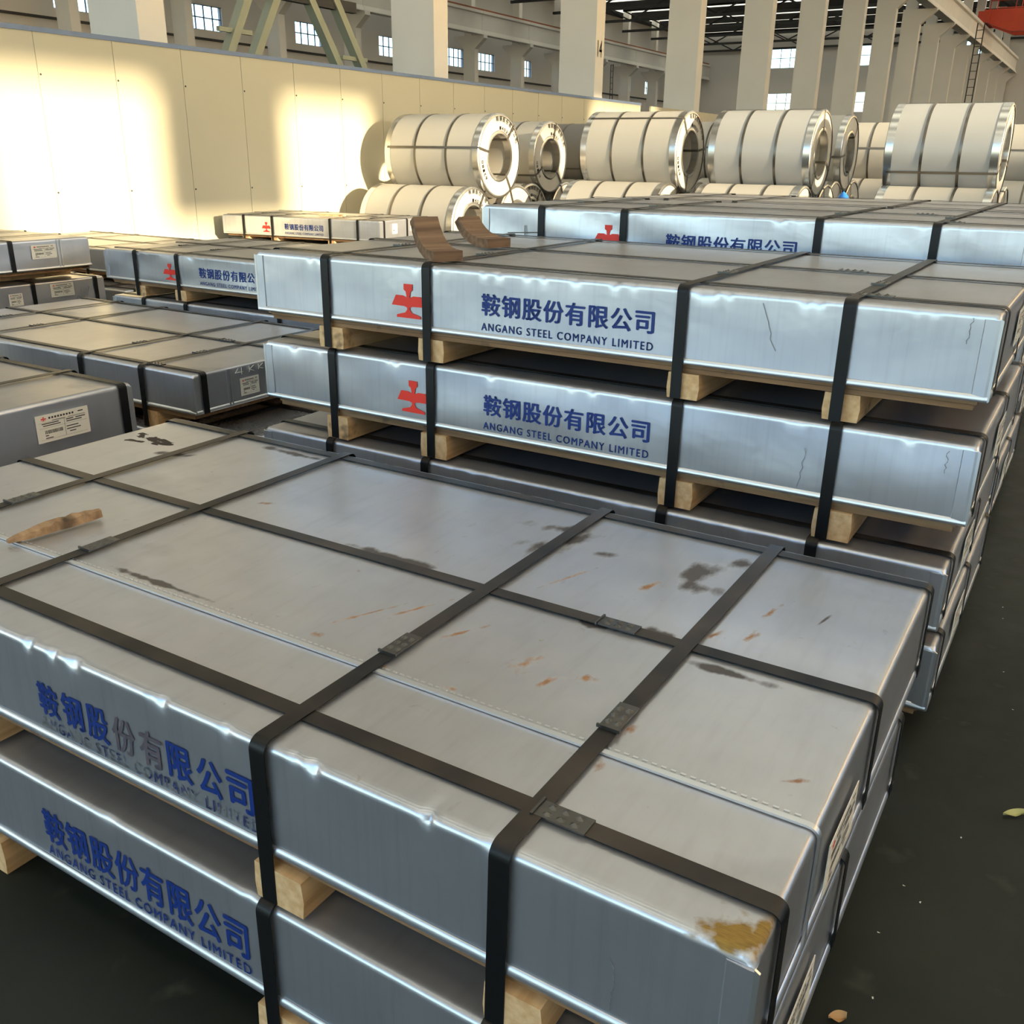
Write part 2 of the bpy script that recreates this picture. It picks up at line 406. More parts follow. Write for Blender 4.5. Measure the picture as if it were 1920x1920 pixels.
# the far long wall, with windows
FW = -40.0
wins = [35.4, 43.0, 50.4, 57.6, 61.6, 67.0, 75.3, 79.5, 85.5, 91.0, 28.0, 21.0]
wins.sort()
WW, WZ0, WZ1 = 2.25, ZZ(6.68), ZZ(7.82)
wcount = [0]
def window(loc, w, h, nx, ny, rz):
    wcount[0] += 1
    g = thing('window_%d' % wcount[0], 'bright steel framed factory window', 'window', loc, rz); struct(g); del g['category']; del g['label']
    m = MB(); t = 0.05
    for i in range(nx + 1):
        x = i * w / nx; m.box((x - t / 2, -0.03, 0), (x + t / 2, 0.03, h))
    for j in range(ny + 1):
        z = j * h / ny; m.box((0, -0.03, z - t / 2), (w, 0.03, z + t / 2))
    m.build('window_frame', M['frame'], g)
    pm = MB().box((0.0, -0.004, 0.0), (w / nx, 0.004, h / ny)).mesh('pane', M['glass'])
    for i in range(nx):
        for j in range(ny): obj('pane', pm, g, (i * w / nx, 0, j * h / ny))
def wall_holes(name, mat, horiz, z0, z1, a0, a1, holes, th, place):
    """wall along one axis with rectangular holes (a,b,za,zb); place(a, z, t) -> xyz"""
    m = MB()
    zs = sorted({z0, z1, *[h[2] for h in holes], *[h[3] for h in holes]})
    for za, zb in zip(zs[:-1], zs[1:]):
        cuts = sorted([(h[0], h[1]) for h in holes if h[2] < zb - 1e-6 and h[3] > za + 1e-6]); a = a0
        for c0, c1 in cuts + [(a1, a1)]:
            if c0 > a + 1e-6:
                p, q = place(a, za, 0), place(c0, zb, th)
                m.box(tuple(min(x) for x in zip(p, q)), tuple(max(x) for x in zip(p, q)))
            a = max(a, c1)
    return struct(m.build(name, mat))
wall_holes('wall_left', M['farwall'], True, 0, ROOF, -26, 99.2, [(y, y + WW, WZ0, WZ1) for y in wins], -0.3, lambda a, z, t: (FW + t, a, z))
for y in wins: window((FW - 0.12, y, WZ0), WW, WZ1 - WZ0, 4, 2, math.pi / 2)
# a dark pipe line under the windows and the sill course
MB().box((FW, -20, ZZ(6.2)), (FW + 0.12, 98, ZZ(6.3))).build('trim_1', M['darksteel'])['kind'] = 'structure'
# gable wall at the far end, two rows of windows
EY = 98.5
ew = [(-30.2, ZZ(9.2)), (-30.2, ZZ(5.2)), (-21.8, ZZ(9.2)), (-21.8, ZZ(5.2)), (-14.0, ZZ(9.2)), (-14.0, ZZ(5.2))]
wall_holes('wall_back', M['farwall'], True, 0, ROOF, -40, 12, [(x, x + 2.8, z, z + 1.75) for x, z in ew], 0.3, lambda a, z, t: (a, EY + t, z))
for x, z in ew: window((x, EY + 0.12, z), 2.8, 1.75, 3, 2, 0)

# sun-side wall (to the right of and behind the camera) with the tall openings the sun comes through
SX = 12.0
def sun_hole(y0, y1, z0, z1, at_x=WX):
    """opening in the sun-side wall that lights y0..y1, z0..z1 of the plane x = at_x"""
    k = SX - at_x
    sy = SUN_DIR.y / -SUN_DIR.x; sz = SUN_DIR.z / -SUN_DIR.x
    return (y0 - k * sy, y1 - k * sy, ZZ(z0) - k * sz, ZZ(z1) - k * sz)
holes = [sun_hole(5.25, 7.52, -1.0, 1.66), sun_hole(9.72, 11.6, -1.0, 1.60), sun_hole(11.6, 15.8, -1.0, 1.10), sun_hole(7.52, 9.72, -1.0, 0.02),
         sun_hole(18.6, 21.6, 0.6, 3.2, -2.3)]
band = (-8.0, 98.0, 8.6, 10.2)
wr = wall_holes('wall_right', M['farwall'], True, 0, ROOF, -26, 98.5, holes + [band], 0.3, lambda a, z, t: (SX + t, a, z))

MB().box((SX + .1, band[0], band[2]), (SX + .13, band[1], band[3])).build('added_fill_sheeting', M['skylight'], wr)  # unseen translucent strip, added to throw warm fill on the column faces

# roof sheets with translucent skylight strips
rf = struct(thing('ceiling', 'dark sheet roof with translucent roof light strips', 'ceiling', (0, 0, ROOF))); del rf['category']
for xa, xb in ((-40.3, -38.5), (-9.8, -7.8), (10.8, 12.3)): MB().box((xa, -26, 0), (xb, 98.8, .1)).build('roof_sheet', M['roof'], rf)
sh1 = MB().box((-38.5, 0, 0), (-9.8, 3.6, .1)).mesh('roof_sheet', M['roof']); sh2 = MB().box((-7.8, 0, 0), (10.8, 2.6, .1)).mesh('roof_sheet', M['roof'])
y = -26.0
while y < 98.5:
    # far aisle: narrow roof lights; this aisle: unseen broad yellowish ones, added to light the tops
    e = min(y + 6.02, 98.8)
    obj('roof_sheet', sh1, rf, (0, y, 0)); obj('roof_sheet', sh2, rf, (0, y, 0))
    if e > y + 3.7:
        MB().box((-38.5, y + 3.6, .03), (-9.8, e, .05)).build('roof_light', M['skylight'], rf); MB().box((-7.8, y + 2.6, .03), (10.8, e, .05)).build('roof_light', M['skylight'], rf)
    y = e
def truss(xa, xb):
    tr = MB(); n = 8; w = (xb - xa) / n; s = (-.12, -1.7)
    for z in s: tr.bar((xa, 0, z), (xb, 0, z), 0.18, 0.18)
    for k in range(n): tr.bar((xa + k * w, 0, s[k % 2]), (xa + (k + 1) * w, 0, s[(k + 1) % 2]), 0.1, 0.1)
    return tr.mesh('roof_truss', M['darksteel'])
tm = [truss(-37.4, -9.4), truss(-9.4, 12.0)]
for yy in R1Y:
    for t_ in tm: obj('roof_truss', t_, rf, (0, yy + .2, 0))

# ------------------------------------------------------------------ lettering (built in the scene from the bundled typeface)
_glyph = {}
def text_mesh(s, bold=0.0, space=1.0):
    """outline-filled lettering normalised to the unit square; weight comes from slightly shifted copies"""
    key = (s, bold, space)
    if key not in _glyph:
        c = bpy.data.curves.new('lettering', 'FONT'); c.body = s; c.space_character = space; c.resolution_u = 3
        t = bpy.data.objects.new('lettering', c); COL.objects.link(t); bpy.context.view_layer.update()
        me = bpy.data.meshes.new_from_object(t.evaluated_get(bpy.context.evaluated_depsgraph_get()))
        v0 = np.array([v.co[:2] for v in me.vertices]); f0 = [tuple(p.vertices) for p in me.polygons]
        bpy.data.objects.remove(t); bpy.data.curves.remove(c); bpy.data.meshes.remove(me)
        vs = []; fs = []
        for dx, dy in ((0, 0), (bold, 0), (-bold, 0), (0, bold * .6), (0, -bold * .6)) if bold else ((0, 0),):
            b0 = sum(len(q) for q in vs); vs.append(v0 + np.array((dx, dy))); fs += [tuple(b0 + i for i in q) for q in f0]
        vs = np.vstack(vs); lo, hi = vs.min(0), vs.max(0)
        _glyph[key] = ((vs - lo) / (hi - lo), fs)
    return _glyph[key]
CN = '鞍钢股份有限公司'
EN = 'ANGANG STEEL COMPANY LIMITED'
EMB = [  # railway-rail emblem: polygons in (0..1, 0..1), symmetric about x = .5
    [(0.37, 1.0), (0.63, 1.0), (0.63, 0.83), (0.57, 0.78), (0.545, 0.60), (0.455, 0.60), (0.43, 0.78), (0.37, 0.83)],
    [(0.13, 0.655), (0.345, 0.655), (0.455, 0.60), (0.46, 0.31), (0.38, 0.345), (0.0, 0.355)],
    [(0.87, 0.655), (0.655, 0.655), (0.545, 0.60), (0.54, 0.31), (0.62, 0.345), (1.0, 0.355)],
    [(0.455, 0.60), (0.545, 0.60), (0.54, 0.24), (0.46, 0.24)],
    [(0.46, 0.25), (0.54, 0.25), (0.60, 0.16), (0.85, 0.08), (0.86, 0.0), (0.14, 0.0), (0.15, 0.08), (0.40, 0.16)]]

# ------------------------------------------------------------------ packs of sheet steel
STR = (0.1365, 0.314, 0.6742, 0.8579)          # strap places along the length
def smooth_noise(rng, n=5, amp=1.0, fmax=9.0):
    w = [(rng.uniform(-fmax, fmax), rng.uniform(-fmax, fmax), rng.uniform(0, 6.28), amp * rng.uniform(0.4, 1) / n) for _ in range(n)]
    return lambda a, c: sum(k * math.sin(p * a + q * c + ph) for p, q, ph, k in w)
RND = 0.014
def cover_mesh(L, W, h, seed, nx, dents, bulge, mat, damp=1.0):
    rng = random.Random(seed)
    top = smooth_noise(rng, 5, 0.0022); sides = [smooth_noise(rng, 5, bulge, 14) for _ in range(4)]
    dl = [(rng.uniform(-L / 2 + .1, L / 2 - .1), rng.choice((0, 0, 0, 1)), damp * rng.uniform(.002, .006), rng.uniform(.006, .013)) for _ in range(dents)]
    r = RND; e = [0, .0008, .003, .007, .014, .02]
    xs = [-L / 2 + t for t in e] + [-L / 2 + .02 + (L - .04) * (i + 1) / nx for i in range(nx - 1)] + [L / 2 - t for t in e[::-1]]
    ny = min(26, max(10, nx // 5))
    ys = [t for t in e] + [.02 + (W - .04) * (i + 1) / ny for i in range(ny - 1)] + [W - t for t in e[::-1]]
    def dent(x, y, z):
        dy = 0.0; dz = 0.0
        for x0, s, a, w in dl:
            q = (x - x0) / w
            if abs(q) > 3: continue
            d = (y if s == 0 else W - y); dd = max(d, h - RND * .4 - z, 0)
            g = math.exp(-q * q) * math.exp(-(dd / .014) ** 2) * a
            dy += g if s == 0 else -g; dz -= g * .5
        return dy, dz
    def P(x, y):
        ex = max(0, r - (L / 2 - abs(x))); ey = max(0, r - min(y, W - y))
        drop = r - math.sqrt(max(0.0, r * r - ex * ex - ey * ey))
        edge = min(1, min(L / 2 - abs(x), y, W - y) / .06)
        z = h - drop + top(x * .6, y * .6) * edge
        dy, dz = dent(x, y, z)
        return (x, y + dy, z + dz)
    V = []; F = []
    nX, nY = len(xs), len(ys)
    for y in ys:
        for x in xs: V.append(P(x, y))
    for j in range(nY - 1):
        for i in range(nX - 1):
            a = j * nX + i; F.append((a, a + 1, a + nX + 1, a + nX))
    def wall(idx, side):
        prev = idx
        for tt in (.02, .08, .2, .36, .52, .68, .84, .96, 1.0):
            row = []
            for i in idx:
                x, y, z = V[i]; t = tt; zz = z * (1 - t)
                s = x if side in (0, 1) else y
                q = sides[side](s, zz * 2) * math.sin(math.pi * min(1, max(0, t * .98))) ** .7
                dy, dz = (dent(x, 0 if side == 0 else W, zz) if side in (0, 1) else (0, 0))
                px, py = x, y
                if side == 0: py = -q + dy
                elif side == 1: py = W + q + dy
                elif side == 2: px = -L / 2 - q
                else: px = L / 2 + q
                V.append((px, py, zz)); row.append(len(V) - 1)
            for a in range(len(idx) - 1): F.append((prev[a], row[a], row[a + 1], prev[a + 1]))
            prev = row
    wall(list(range(nX)), 0); wall([(nY - 1) * nX + i for i in range(nX)], 1)
    wall([j * nX for j in range(nY)], 2); wall([j * nX + nX - 1 for j in range(nY)], 3)
    F.append(tuple(()) ) if False else None
    m = MB(); m.v = V; m.f = F
    mb = m.mesh('cover', mat, 50)
    front = lambda x, z: -sides[0](x, z * 2) * math.sin(math.pi * min(1, max(0, (1 - z / (h - r)) * .98))) ** .7 if 0 < z < h - r else 0.0
    return mb, front

def arc_path(y0, y1, z0, ztop, r, lift, axis):
    """strap path up one side, over the top and down the other; (axis 1: in y-z, axis 0: in x-z)"""
    pts = []
    def add(a, z, na, nz): pts.append((a, z, na, nz))
    for t in (0, .5, 1): add(y0 - lift, z0 + (ztop - r - z0) * t, -1, 0)
    for k in range(1, 6):
        t = k / 6 * math.pi / 2; add(y0 + r - (r + lift) * math.cos(t), ztop - r + (r + lift) * math.sin(t), -math.cos(t), math.sin(t))
    n = 8
    for k in range(n + 1): add(y0 + r + (y1 - y0 - 2 * r) * k / n, ztop + lift, 0, 1)
    for k in range(1, 6):
        t = math.pi / 2 - k / 6 * math.pi / 2; add(y1 - r + (r + lift) * math.cos(t), ztop - r + (r + lift) * math.sin(t), math.cos(t), math.sin(t))
    for t in (1, .5, 0): add(y1 + lift, z0 + (ztop - r - z0) * t, 1, 0)
    return pts
_seal = None
def seal_mesh():
    global _seal
    if _seal is None:
        m = MB().box((-0.018, -0.042, 0), (0.018, 0.042, 0.003))
        for i in (-1, 0, 1):
            for s in (-1, 1):
                c = (s * 0.0085, i * 0.022); vs = [(c[0], c[1], .0075)]; fs = []
                for k in range(6):
                    a = k * math.pi / 3; vs.append((c[0] + .0065 * math.cos(a), c[1] + .008 * math.sin(a), .003))
                for k in range(6): fs.append((0, 1 + k, 1 + (k + 1) % 6))
                m.add(vs, fs)
        m.box((-0.021, -0.044, 0.0), (0.021, -0.040, 0.006))
        _seal = m.mesh('seal', M['seal'], 30)
    return _seal

def flat(name, polys_or_mesh, mat, parent, x0, x1, z0, z1, front, off=0.0022, sub=True):
    """print lying on the front face: 2D shapes mapped to x0..x1, z0..z1"""
    V = []; F = []
    if isinstance(polys_or_mesh, tuple):
        vs, fs = polys_or_mesh; V = [(x0 + (x1 - x0) * a, z0 + (z1 - z0) * c) for a, c in vs]; F = fs
    else:
        for p in polys_or_mesh:
            b0 = len(V); V += [(x0 + (x1 - x0) * a, z0 + (z1 - z0) * c) for a, c in p]; F.append(tuple(range(b0, b0 + len(p))))
    me = bpy.data.meshes.new(name); me.from_pydata([(x, front(x, z) - off, z) for x, z in V], [], F); me.update(); me.materials.append(mat)
    return obj(name, me, parent)

_lab = {}
def paper_label(parent, y, z, w, h, xend, tilt=0.0):
    """paper label with print on the +x end face, centred at (y, z); the matrix code stays blank"""
    g = MB().box((0, -w / 2, -h / 2), (0.0015, w / 2, h / 2)).build('paper_label', M['paper'], parent)
    g.location = (xend, y, z); g.rotation_euler = (tilt, 0, 0)
    pr = MB()
    def ln(a, b, c, d): pr.add([(0.0021, -w / 2 + w * a, -h / 2 + h * c), (0.0021, -w / 2 + w * b, -h / 2 + h * c), (0.0021, -w / 2 + w * b, -h / 2 + h * d), (0.0021, -w / 2 + w * a, -h / 2 + h * d)], [(0, 1, 2, 3)])
    for i in range(9): ln(.24 + i * .055, .275 + i * .055, .83, .90)
    ln(.80, .90, .86, .90); ln(.30, .55, .745, .765); ln(.6, .93, .75, .765)
    for a, b_, c in ((.10, .42, .66), (.12, .45, .585), (.56, .70, .66), (.74, .93, .66), (.56, .86, .585), (.55, .78, .40), (.55, .82, .30), (.60, .72, .20), (.14, .20, .22), (.14, .28, .13)):
        ln(a, b_, c, c + .035)
    rng = random.Random(3); a = .14
    while a < .48:
        d = rng.uniform(.004, .012); ln(a, a + d, .30, .43); a += d + rng.uniform(.004, .010)
    for c in (.72, .52, .1): ln(.05, .95, c, c + .006)
    ln(.52, .526, .1, .72)
    pm = pr.mesh('label_print', M['ink']); obj('label_print', pm, g)
    em = MB()
    for p in EMB: em.add([(0.0022, -w / 2 + w * (.09 + .11 * u), -h / 2 + h * (.79 + .14 * v)) for u, v in p], [tuple(range(len(p)))])
    em.build('label_emblem', M['red'], g)
    return g

def pack(label, X0, Y0, ztop, h, zbase, L=2.5, W=1.26, rz=0.0, seed=1, nx=70, dents=10, bulge=0.004, mat='galv', text=True, cross=STR,
         longs=(0.085, 0.53, 0.965), seam=None, straps_on=True, seals=True, labels=(), group=None, name='steel_sheet_pack', worn=False, emblem=True,
         tz=(0.334, 0.663), board=0.030, tx=0.0, folds=True, skids=None, stag=0.0, damp=1.0, rimm='trim'):
    """a strapped pack of sheets in a folded steel cover, front long side at local y = 0; X0 = its left end"""
    c, s = math.cos(rz), math.sin(rz)
    g = thing(name, label, 'steel pack', (X0 + c * L / 2, Y0 + s * L / 2, zbase), rz, group)
    zc = ztop - h - zbase                                # cover bottom above the base
    me, front = cover_mesh(L, W, h, seed, nx, dents, bulge, M[mat], damp)
    cov = obj('cover', me, g, (0, 0, zc))
    # inner sheets close the cover below
    MB().box((-L / 2 + .012, .012, zc + .001), (L / 2 - .012, W - .012, zc + .02)).build('sheet_stack', M['galv_clean'], g)
    # folded lower rims
    prof = [(0, .015), (.0025, .0135), (.005, .007), (.006, .002), (.004, -.003), (.0, -.004)]
    for nm, flip, ax in (('f', 1, 0), ('b', -1, 0), ('l', 1, 1), ('r', -1, 1)):
        if ax == 0:
            yb = -.0005 if flip > 0 else W + .0005
            MB().prism([(yb - flip * a, zc + z) for a, z in prof], 0, -L / 2 - .002, L / 2 + .002).build('rim', M[rimm], g, 60)
        else:
            xb = -L / 2 - .0005 if flip > 0 else L / 2 + .0005
            MB().prism([(xb - flip * a, zc + z) for a, z in prof], 1, 0, W).build('rim', M[rimm], g, 60)
    if folds:
        for sx in (-1, 1):
            x = sx * (L / 2 - .001)
            MB().prism([(x, -.004), (x - sx * .006, -.0045), (x - sx * .034, -.003), (x - sx * .036, -.001), (x, .0)], 2, zc + .002, zc + h - .015).build('corner_fold', M['galv_clean'], g)
            MB().prism([(0, 0), (.007, 0), (.007, h - .016), (0, h - .012)], 1, 0, .004).build('corner_lip', M['trim'], g).location = (x if sx > 0 else x - .007, -.004, zc)
    # base board and skids
    if board > 0:
        for k in range(2):
            z1 = zc - .001 - k * board / 2
            MB().box((-L / 2 + .05 + .006 * k, .008 + .004 * k, z1 - board / 2 + .0015), (L / 2 - .02 - .008 * k, W - .012, z1)).build('base_board', M['ply'], g)
    rng = random.Random(seed + 77)
    zs = zc - board - .001
    for k, t in enumerate(cross if skids is None else skids):
        x = -L / 2 + L * t + rng.uniform(.004, .024); w = rng.uniform(.092, .112)
        y0 = rng.uniform(-.012, .012)
        MB().prism([(x - w / 2, .002), (x + w / 2, .002), (x + w / 2 + .004, zs * .5), (x + w / 2, zs), (x - w / 2, zs), (x - w / 2 - .003, zs * .4)], 1, y0, W - .01 + y0).build('skid', M['pine'], g)
    # strapping
    if straps_on:
        H = zc + h
        for k, t in enumerate(cross):
            x = -L / 2 + L * t; sl_ = stag * (k - 1.5)
            pth = [((x + sl_ * (1 - (z - 0) / H), a, z), (0, na, nz)) for a, z, na, nz in arc_path(-.002, W + .002, .004, H, RND, .0066, 1)]
            so_ = MB().ribbon(pth, (1, 0, 0), .033, .0016).build('strap', M['strap'], g, 30)
            if seals:
                se = obj('seal', seal_mesh(), so_, (x, W * (.29 if k != 0 else .36), H + .0082))
        for k, yf in enumerate(longs):
            y = W * yf
            pth = [((a, y, z), (na, 0, nz)) for a, z, na, nz in arc_path(-L / 2 - .002, L / 2 + .002, zc - .004, H, RND, .0042, 0)]
            so_ = MB().ribbon(pth, (0, 1, 0), .033, .0016).build('strap', M['strap'], g, 30)
            if seals and k < 2:
                se = obj('seal', seal_mesh(), so_, ((L * .375 if k == 0 else L * .30), y, H + .0058)); se.rotation_euler = (0, 0, -math.pi / 2)
    if seam is not None:
        y = W * seam; H = zc + h
        pth = [((a, y, z), (na, 0, nz)) for a, z, na, nz in arc_path(-L / 2, L / 2, zc, H, RND, .002, 0)]
        sm = MB().ribbon(pth, (0, 1, 0), .011, .004).build('seam_strip', M['trim'], g, 30)
        tk = MB()
        for k in range(int(L / .016)):
            x = -L / 2 + .03 + k * .016
            if x < L / 2 - .03: tk.box((x, y + .016, H), (x + .009, y + .020, H + .0016))
        t2 = tk.build('stitch_crimps', M['trim'], sm); t2['kind'] = 'stuff'
    if text:
        fr = lambda x, z: front(x, z - zc)
        z0, z1 = zc + h * tz[0], zc + h * tz[1]
        xa, xb = -L / 2 + 1.0 + tx, -L / 2 + 1.602 + tx
        if worn:
            per = (xb - xa) / 8
            for k, ch in enumerate(CN):
                o = flat('company_name_character', text_mesh(ch, .028), M['worn'] if k in (3, 4) else M['blue'], g, xa + per * k + .004, xa + per * (k + 1) - .008, z0, z1, fr)
            words = EN.split(); o = None
            flat('english_name', text_mesh(EN, .010, 1.25), M['rubbed'], g, xa, xb, zc + h * .11, zc + h * .225, fr)
        else:
            flat('company_name', text_mesh(CN, .028, 1.12), M['blue'], g, xa, xb, z0, z1, fr)
            flat('english_name', text_mesh(EN, .012, 1.25), M['blue'], g, xa, xb, zc + h * .11, zc + h * .225, fr)
        if emblem:
            flat('emblem', EMB, M['red'], g, -L / 2 + .635, -L / 2 + .777, zc + h * .16, zc + h * .69, fr, .0026)
    for y, zf, w, hh in labels:
        paper_label(g, y, zc + h * zf, w, hh, L / 2 + .0075)
    g['_h'] = h
    return g

def ON(t): return t + .0090          # resting on the straps of the pack below
# nearest stack
hero = pack('steel sheet pack with rust-spotted top, splintered board on it and rubbed blue lettering', -1.25, 0.0, ZZ(0), .212, ON(.332), W=1.262, seed=11, nx=280, dents=24, bulge=.0025, mat='galv_hero', seam=.215,
            longs=(.075, .53, .965), labels=((.44, .40, .19, .10),), worn=True, seals=True, rimm='galv_clean', stag=-.004, damp=1.6, tx=.065, tz=(.255,.61))
pack('lowest steel pack of the near stack, carrying the rust-spotted pack above it', -1.26, -.012, .332, .212, 0.0, W=1.262, seed=12, nx=120, dents=8, bulge=.004, labels=((.36, .5, .20, .10),), seam=None, mat='galv', rimm='galv_clean', seals=False, tx=.03, tz=(.27,.68))
# second stack
T1 = pack('top steel pack of the tall stack, with two bent wood offcuts lying on it', -1.246, 1.68, ZZ(.544), .214, ON(ZZ(.213)), seed=21, nx=230, dents=26, bulge=.0025, labels=((.55, .55, .20, .10),))
T2 = pack('second steel pack from the top of the tall stack, red emblem and full blue lettering', -1.24, 1.685, ZZ(.213), .214, ON(ZZ(-.128)), seals=False, seed=22, nx=230, dents=16, bulge=.006, labels=((.55, .55, .20, .10),), mat='galv')
pack('third steel pack from the top of the tall stack, its face without lettering in view', -1.26, 1.67, ZZ(-.128), .180, ON(.292), seals=False, seed=23, nx=120, dents=18, bulge=.004, text=False, labels=((.45, .55, .20, .10),), mat='galv_dusty', board=.018)
pack('lowest steel pack of the tall stack, on skids on the floor', -1.25, 1.69, .292, .2, 0, seals=False, seed=24, nx=60, dents=6, text=False, labels=((.45, .55, .2, .1),))
def scuff(parent, pts, w=.0008):
    """scratched or inked line on the front face"""
    MB().tube([(x, -.0035, z) for x, z in pts], w, 5).build('scuff_mark', M['scuff'], parent)
rng = random.Random(5)
for g_, x0, z0, x1, z1 in ((T1, .668, .52, .714, .395), (T1, 1.19, .53, 1.188, .466), (T2, .83, .137, .823, .02), (T2, 1.19, .19, 1.188, .13), (hero, 1.066, -.10, 1.072, -.185)):
    zb_ = g_.location.z - FZ; xb_ = g_.location.x; x0 -= xb_; x1 -= xb_; z0 -= zb_; z1 -= zb_
    scuff(g_, [(x0 + (x1 - x0) * k / 8 + rng.uniform(-.004, .004), z0 + (z1 - z0) * k / 8) for k in range(9)])
# third stack, behind
for k, (zt, zb, lab) in enumerate(((ZZ(.652), ON(ZZ(.322)), 'top steel pack of the stack behind the tall one, scribbled cross and half-hidden blue lettering'), (ZZ(.322), ON(ZZ(-.008)), 'second steel pack of the stack behind the tall one'),
                                   (ZZ(-.008), ON(ZZ(-.338)), 'third steel pack down in the stack behind the tall one'), (ZZ(-.338), 0, 'bottom steel pack of the stack behind the tall one'))):
    G = pack(lab, -1.30 + .02 * (k % 2), 3.30 + .015 * k, zt, .215, zb, seed=31 + k, nx=120 if k == 0 else 40, dents=20 if k == 0 else 4, bulge=.006, text=(k == 0), labels=((.5, .55, .2, .1),), seals=(k == 0), tz=(.25, .58))
    if k == 0:
        m = MB()
        zc = .33 - .008 - .215
        m.tube([(-1.10, -.006, zc + .085), (-.92, -.006, zc + .095)], .0025, 5); m.tube([(-1.0, -.006, zc + .04), (-1.0, -.006, zc + .125)], .0025, 5)
        m.build('marker_cross', M['greyink'], G)
for k, (zt, zb, lab) in enumerate(((ZZ(.640), ON(ZZ(.285)), 'flat steel pack barely showing over the stack behind the tall one'), (ZZ(.285), ON(ZZ(-.045)), 'steel pack under the barely showing one, end face only'),
                                   (ZZ(-.045), ON(ZZ(-.375)), 'third steel pack down in the last stack before the coils'), (ZZ(-.375), 0, 'bottom steel pack of the last stack before the coils'))):
    pack(lab, -1.33, 4.92 + .01 * k, zt, .2, zb, seed=41 + k, nx=40, dents=4, text=False, seals=False, labels=((.5, .55, .2, .1),))
# stacks to the left
pack('steel pack with a long paper label on its dark end face, beside the near stack', -4.12, .092, ZZ(.06), .22, ON(.385), seed=51, nx=70, dents=6, mat='galv_dusty', text=False, labels=((.955, .58, .205, .098),), longs=(.085, .50, .965))
pack('steel pack on the floor beneath the one with the long paper label', -4.12, .092, .385, .2, 0, seed=52, nx=40, dents=4, text=False, seals=False)
B = pack('wide-topped steel pack with square label and chalk scribble on its end', -4.50, 1.955, ZZ(-.07), .185, ON(ZZ(-.375)), seed=53, nx=100, dents=14, bulge=.005, mat='galv_dusty', text=False, labels=((.33, .42, .12, .085),), longs=(.045, .53, .96), seam=None)
m = MB(); zc = ZZ(-.07) - .185 - ON(ZZ(-.375))
for a, c in (((0, .9), (-.02, .4)), ((-.02, .4), (.03, .4)), ((.02, .9), (.02, .1)), ((.07, .9), (.07, .2)), ((.10, .85), (.07, .5)), ((.07, .5), (.10, .2)), ((.13, .9), (.13, .25)), ((.16, .85), (.13, .5)), ((.13, .5), (.16, .25)), ((.21, .95), (.185, .6)), ((.185, .6), (.21, .3))):
    m.tube([(1.2575, .265 + a[0], zc + .135 + .042 * a[1]), (1.2575, .265 + c[0], zc + .135 + .042 * c[1])], .0016, 5)
m.build('chalk_marks', M['chalk'], B)
for y in (.195, .213):
    MB().box((1.25, y, zc), (1.257, y + .010, zc + .178)).build('end_seam', M['trim'], B)
B2 = pack('dark lower steel pack with chalk numbers on its end, under the wide-topped one', -4.30, 1.95, ZZ(-.375), .19, 0, seed=54, nx=50, dents=4, text=False, seals=False, mat='galv_clean')
m = MB(); zc = .1
for k in range(6):
    y = .80 + k * .05
    m.tube([(1.258, y, zc + .16), (1.258, y + .025, zc + .12), (1.258, y + .025, zc + .16), (1.258, y, zc + .12)], .0022, 5)
m.build('chalk_marks', M['chalk'], B2)
C_ = pack('top steel pack of the leftmost stack, paper label left of a double end seam', -7.88, 2.62, ZZ(.25), .215, ON(ZZ(-.07)), seed=55, nx=60, dents=4, bulge=.008, mat='galv_dusty', text=False, labels=((.87, .60, .20, .10),), longs=(.10, .49))
for y in (.985, 1.01):
    MB().box((1.25, y, .103 + .0), (1.257, y + .010, .103 + .205)).build('end_seam', M['trim'], C_)
D = pack('lower steel pack of the leftmost stack, two paper labels and scribble on its end', -7.98, 2.78, ZZ(-.07), .24, ON(.26), seals=False, seed=56, nx=60, dents=4, bulge=.008, mat='galv_dusty', text=False, labels=((.49, .55, .11, .09), (.88, .70, .20, .10)), longs=(.08, .51, .937))
m = MB()
for k in range(3): m.tube([(1.258, 1.03 + .03 * k, .16 + .01 * k), (1.258, 1.055 + .03 * k, .235 + .01 * k)], .002, 5)
m.tube([(1.258, 1.01 + .016 * math.cos(t), .165 + .02 * math.sin(t)) for t in [i * .7 for i in range(10)]], .002, 5)
m.build('marker_scribble', M['greyink'], D)
pack('bottom steel pack of the leftmost stack, mostly hidden', -7.95, 2.75, .26, .16, 0, seed=57, nx=40, dents=2, text=False, seals=False, labels=())
pack('crumpled steel pack with red emblem cut by a strap, left of the tall stack', -4.85, 3.63, ZZ(.21), .21, ON(ZZ(-.115)), seed=58, nx=110, dents=22, bulge=.013, mat='galv_dusty')
pack('steel pack under the crumpled one, only its upper face showing', -4.77, 3.60, ZZ(-.115), .21, ON(ZZ(-.44)), seals=False, seed=59, nx=80, dents=10, bulge=.005, mat='galv')
pack('bottom steel pack under the crumpled one', -4.80, 3.62, ZZ(-.44), .16, 0, seed=60, nx=40, dents=2, text=False, seals=False)
for k, (zt, zb, lab) in enumerate(((ZZ(.03), ON(ZZ(-.27)), 'sunlit steel pack glimpsed between the leftmost stack and the crumpled pack'), (ZZ(-.27), 0, 'sunlit steel pack below the glimpsed one near the wall'))):
    pack(lab, -8.3 + .05 * k, 4.75 - .25 * k, zt, .2, zb, L=2.4, seed=61 + k, nx=40, dents=4, text=False, seals=False, mat='galv_dusty')
rzF = math.radians(7)
pack('sunlit steel pack with cream-bright front, farthest toward the wall, small wood strip on it', -8.70, 8.26, ZZ(.105), .235, ON(ZZ(-.225)), L=2.44, W=1.25, rz=rzF, seed=63, nx=70, dents=8, bulge=.004, mat='galv_dusty', labels=((.35, .55, .12, .12), (.80, .6, .12, .12)), cross=(.14, .33, .70, .87))
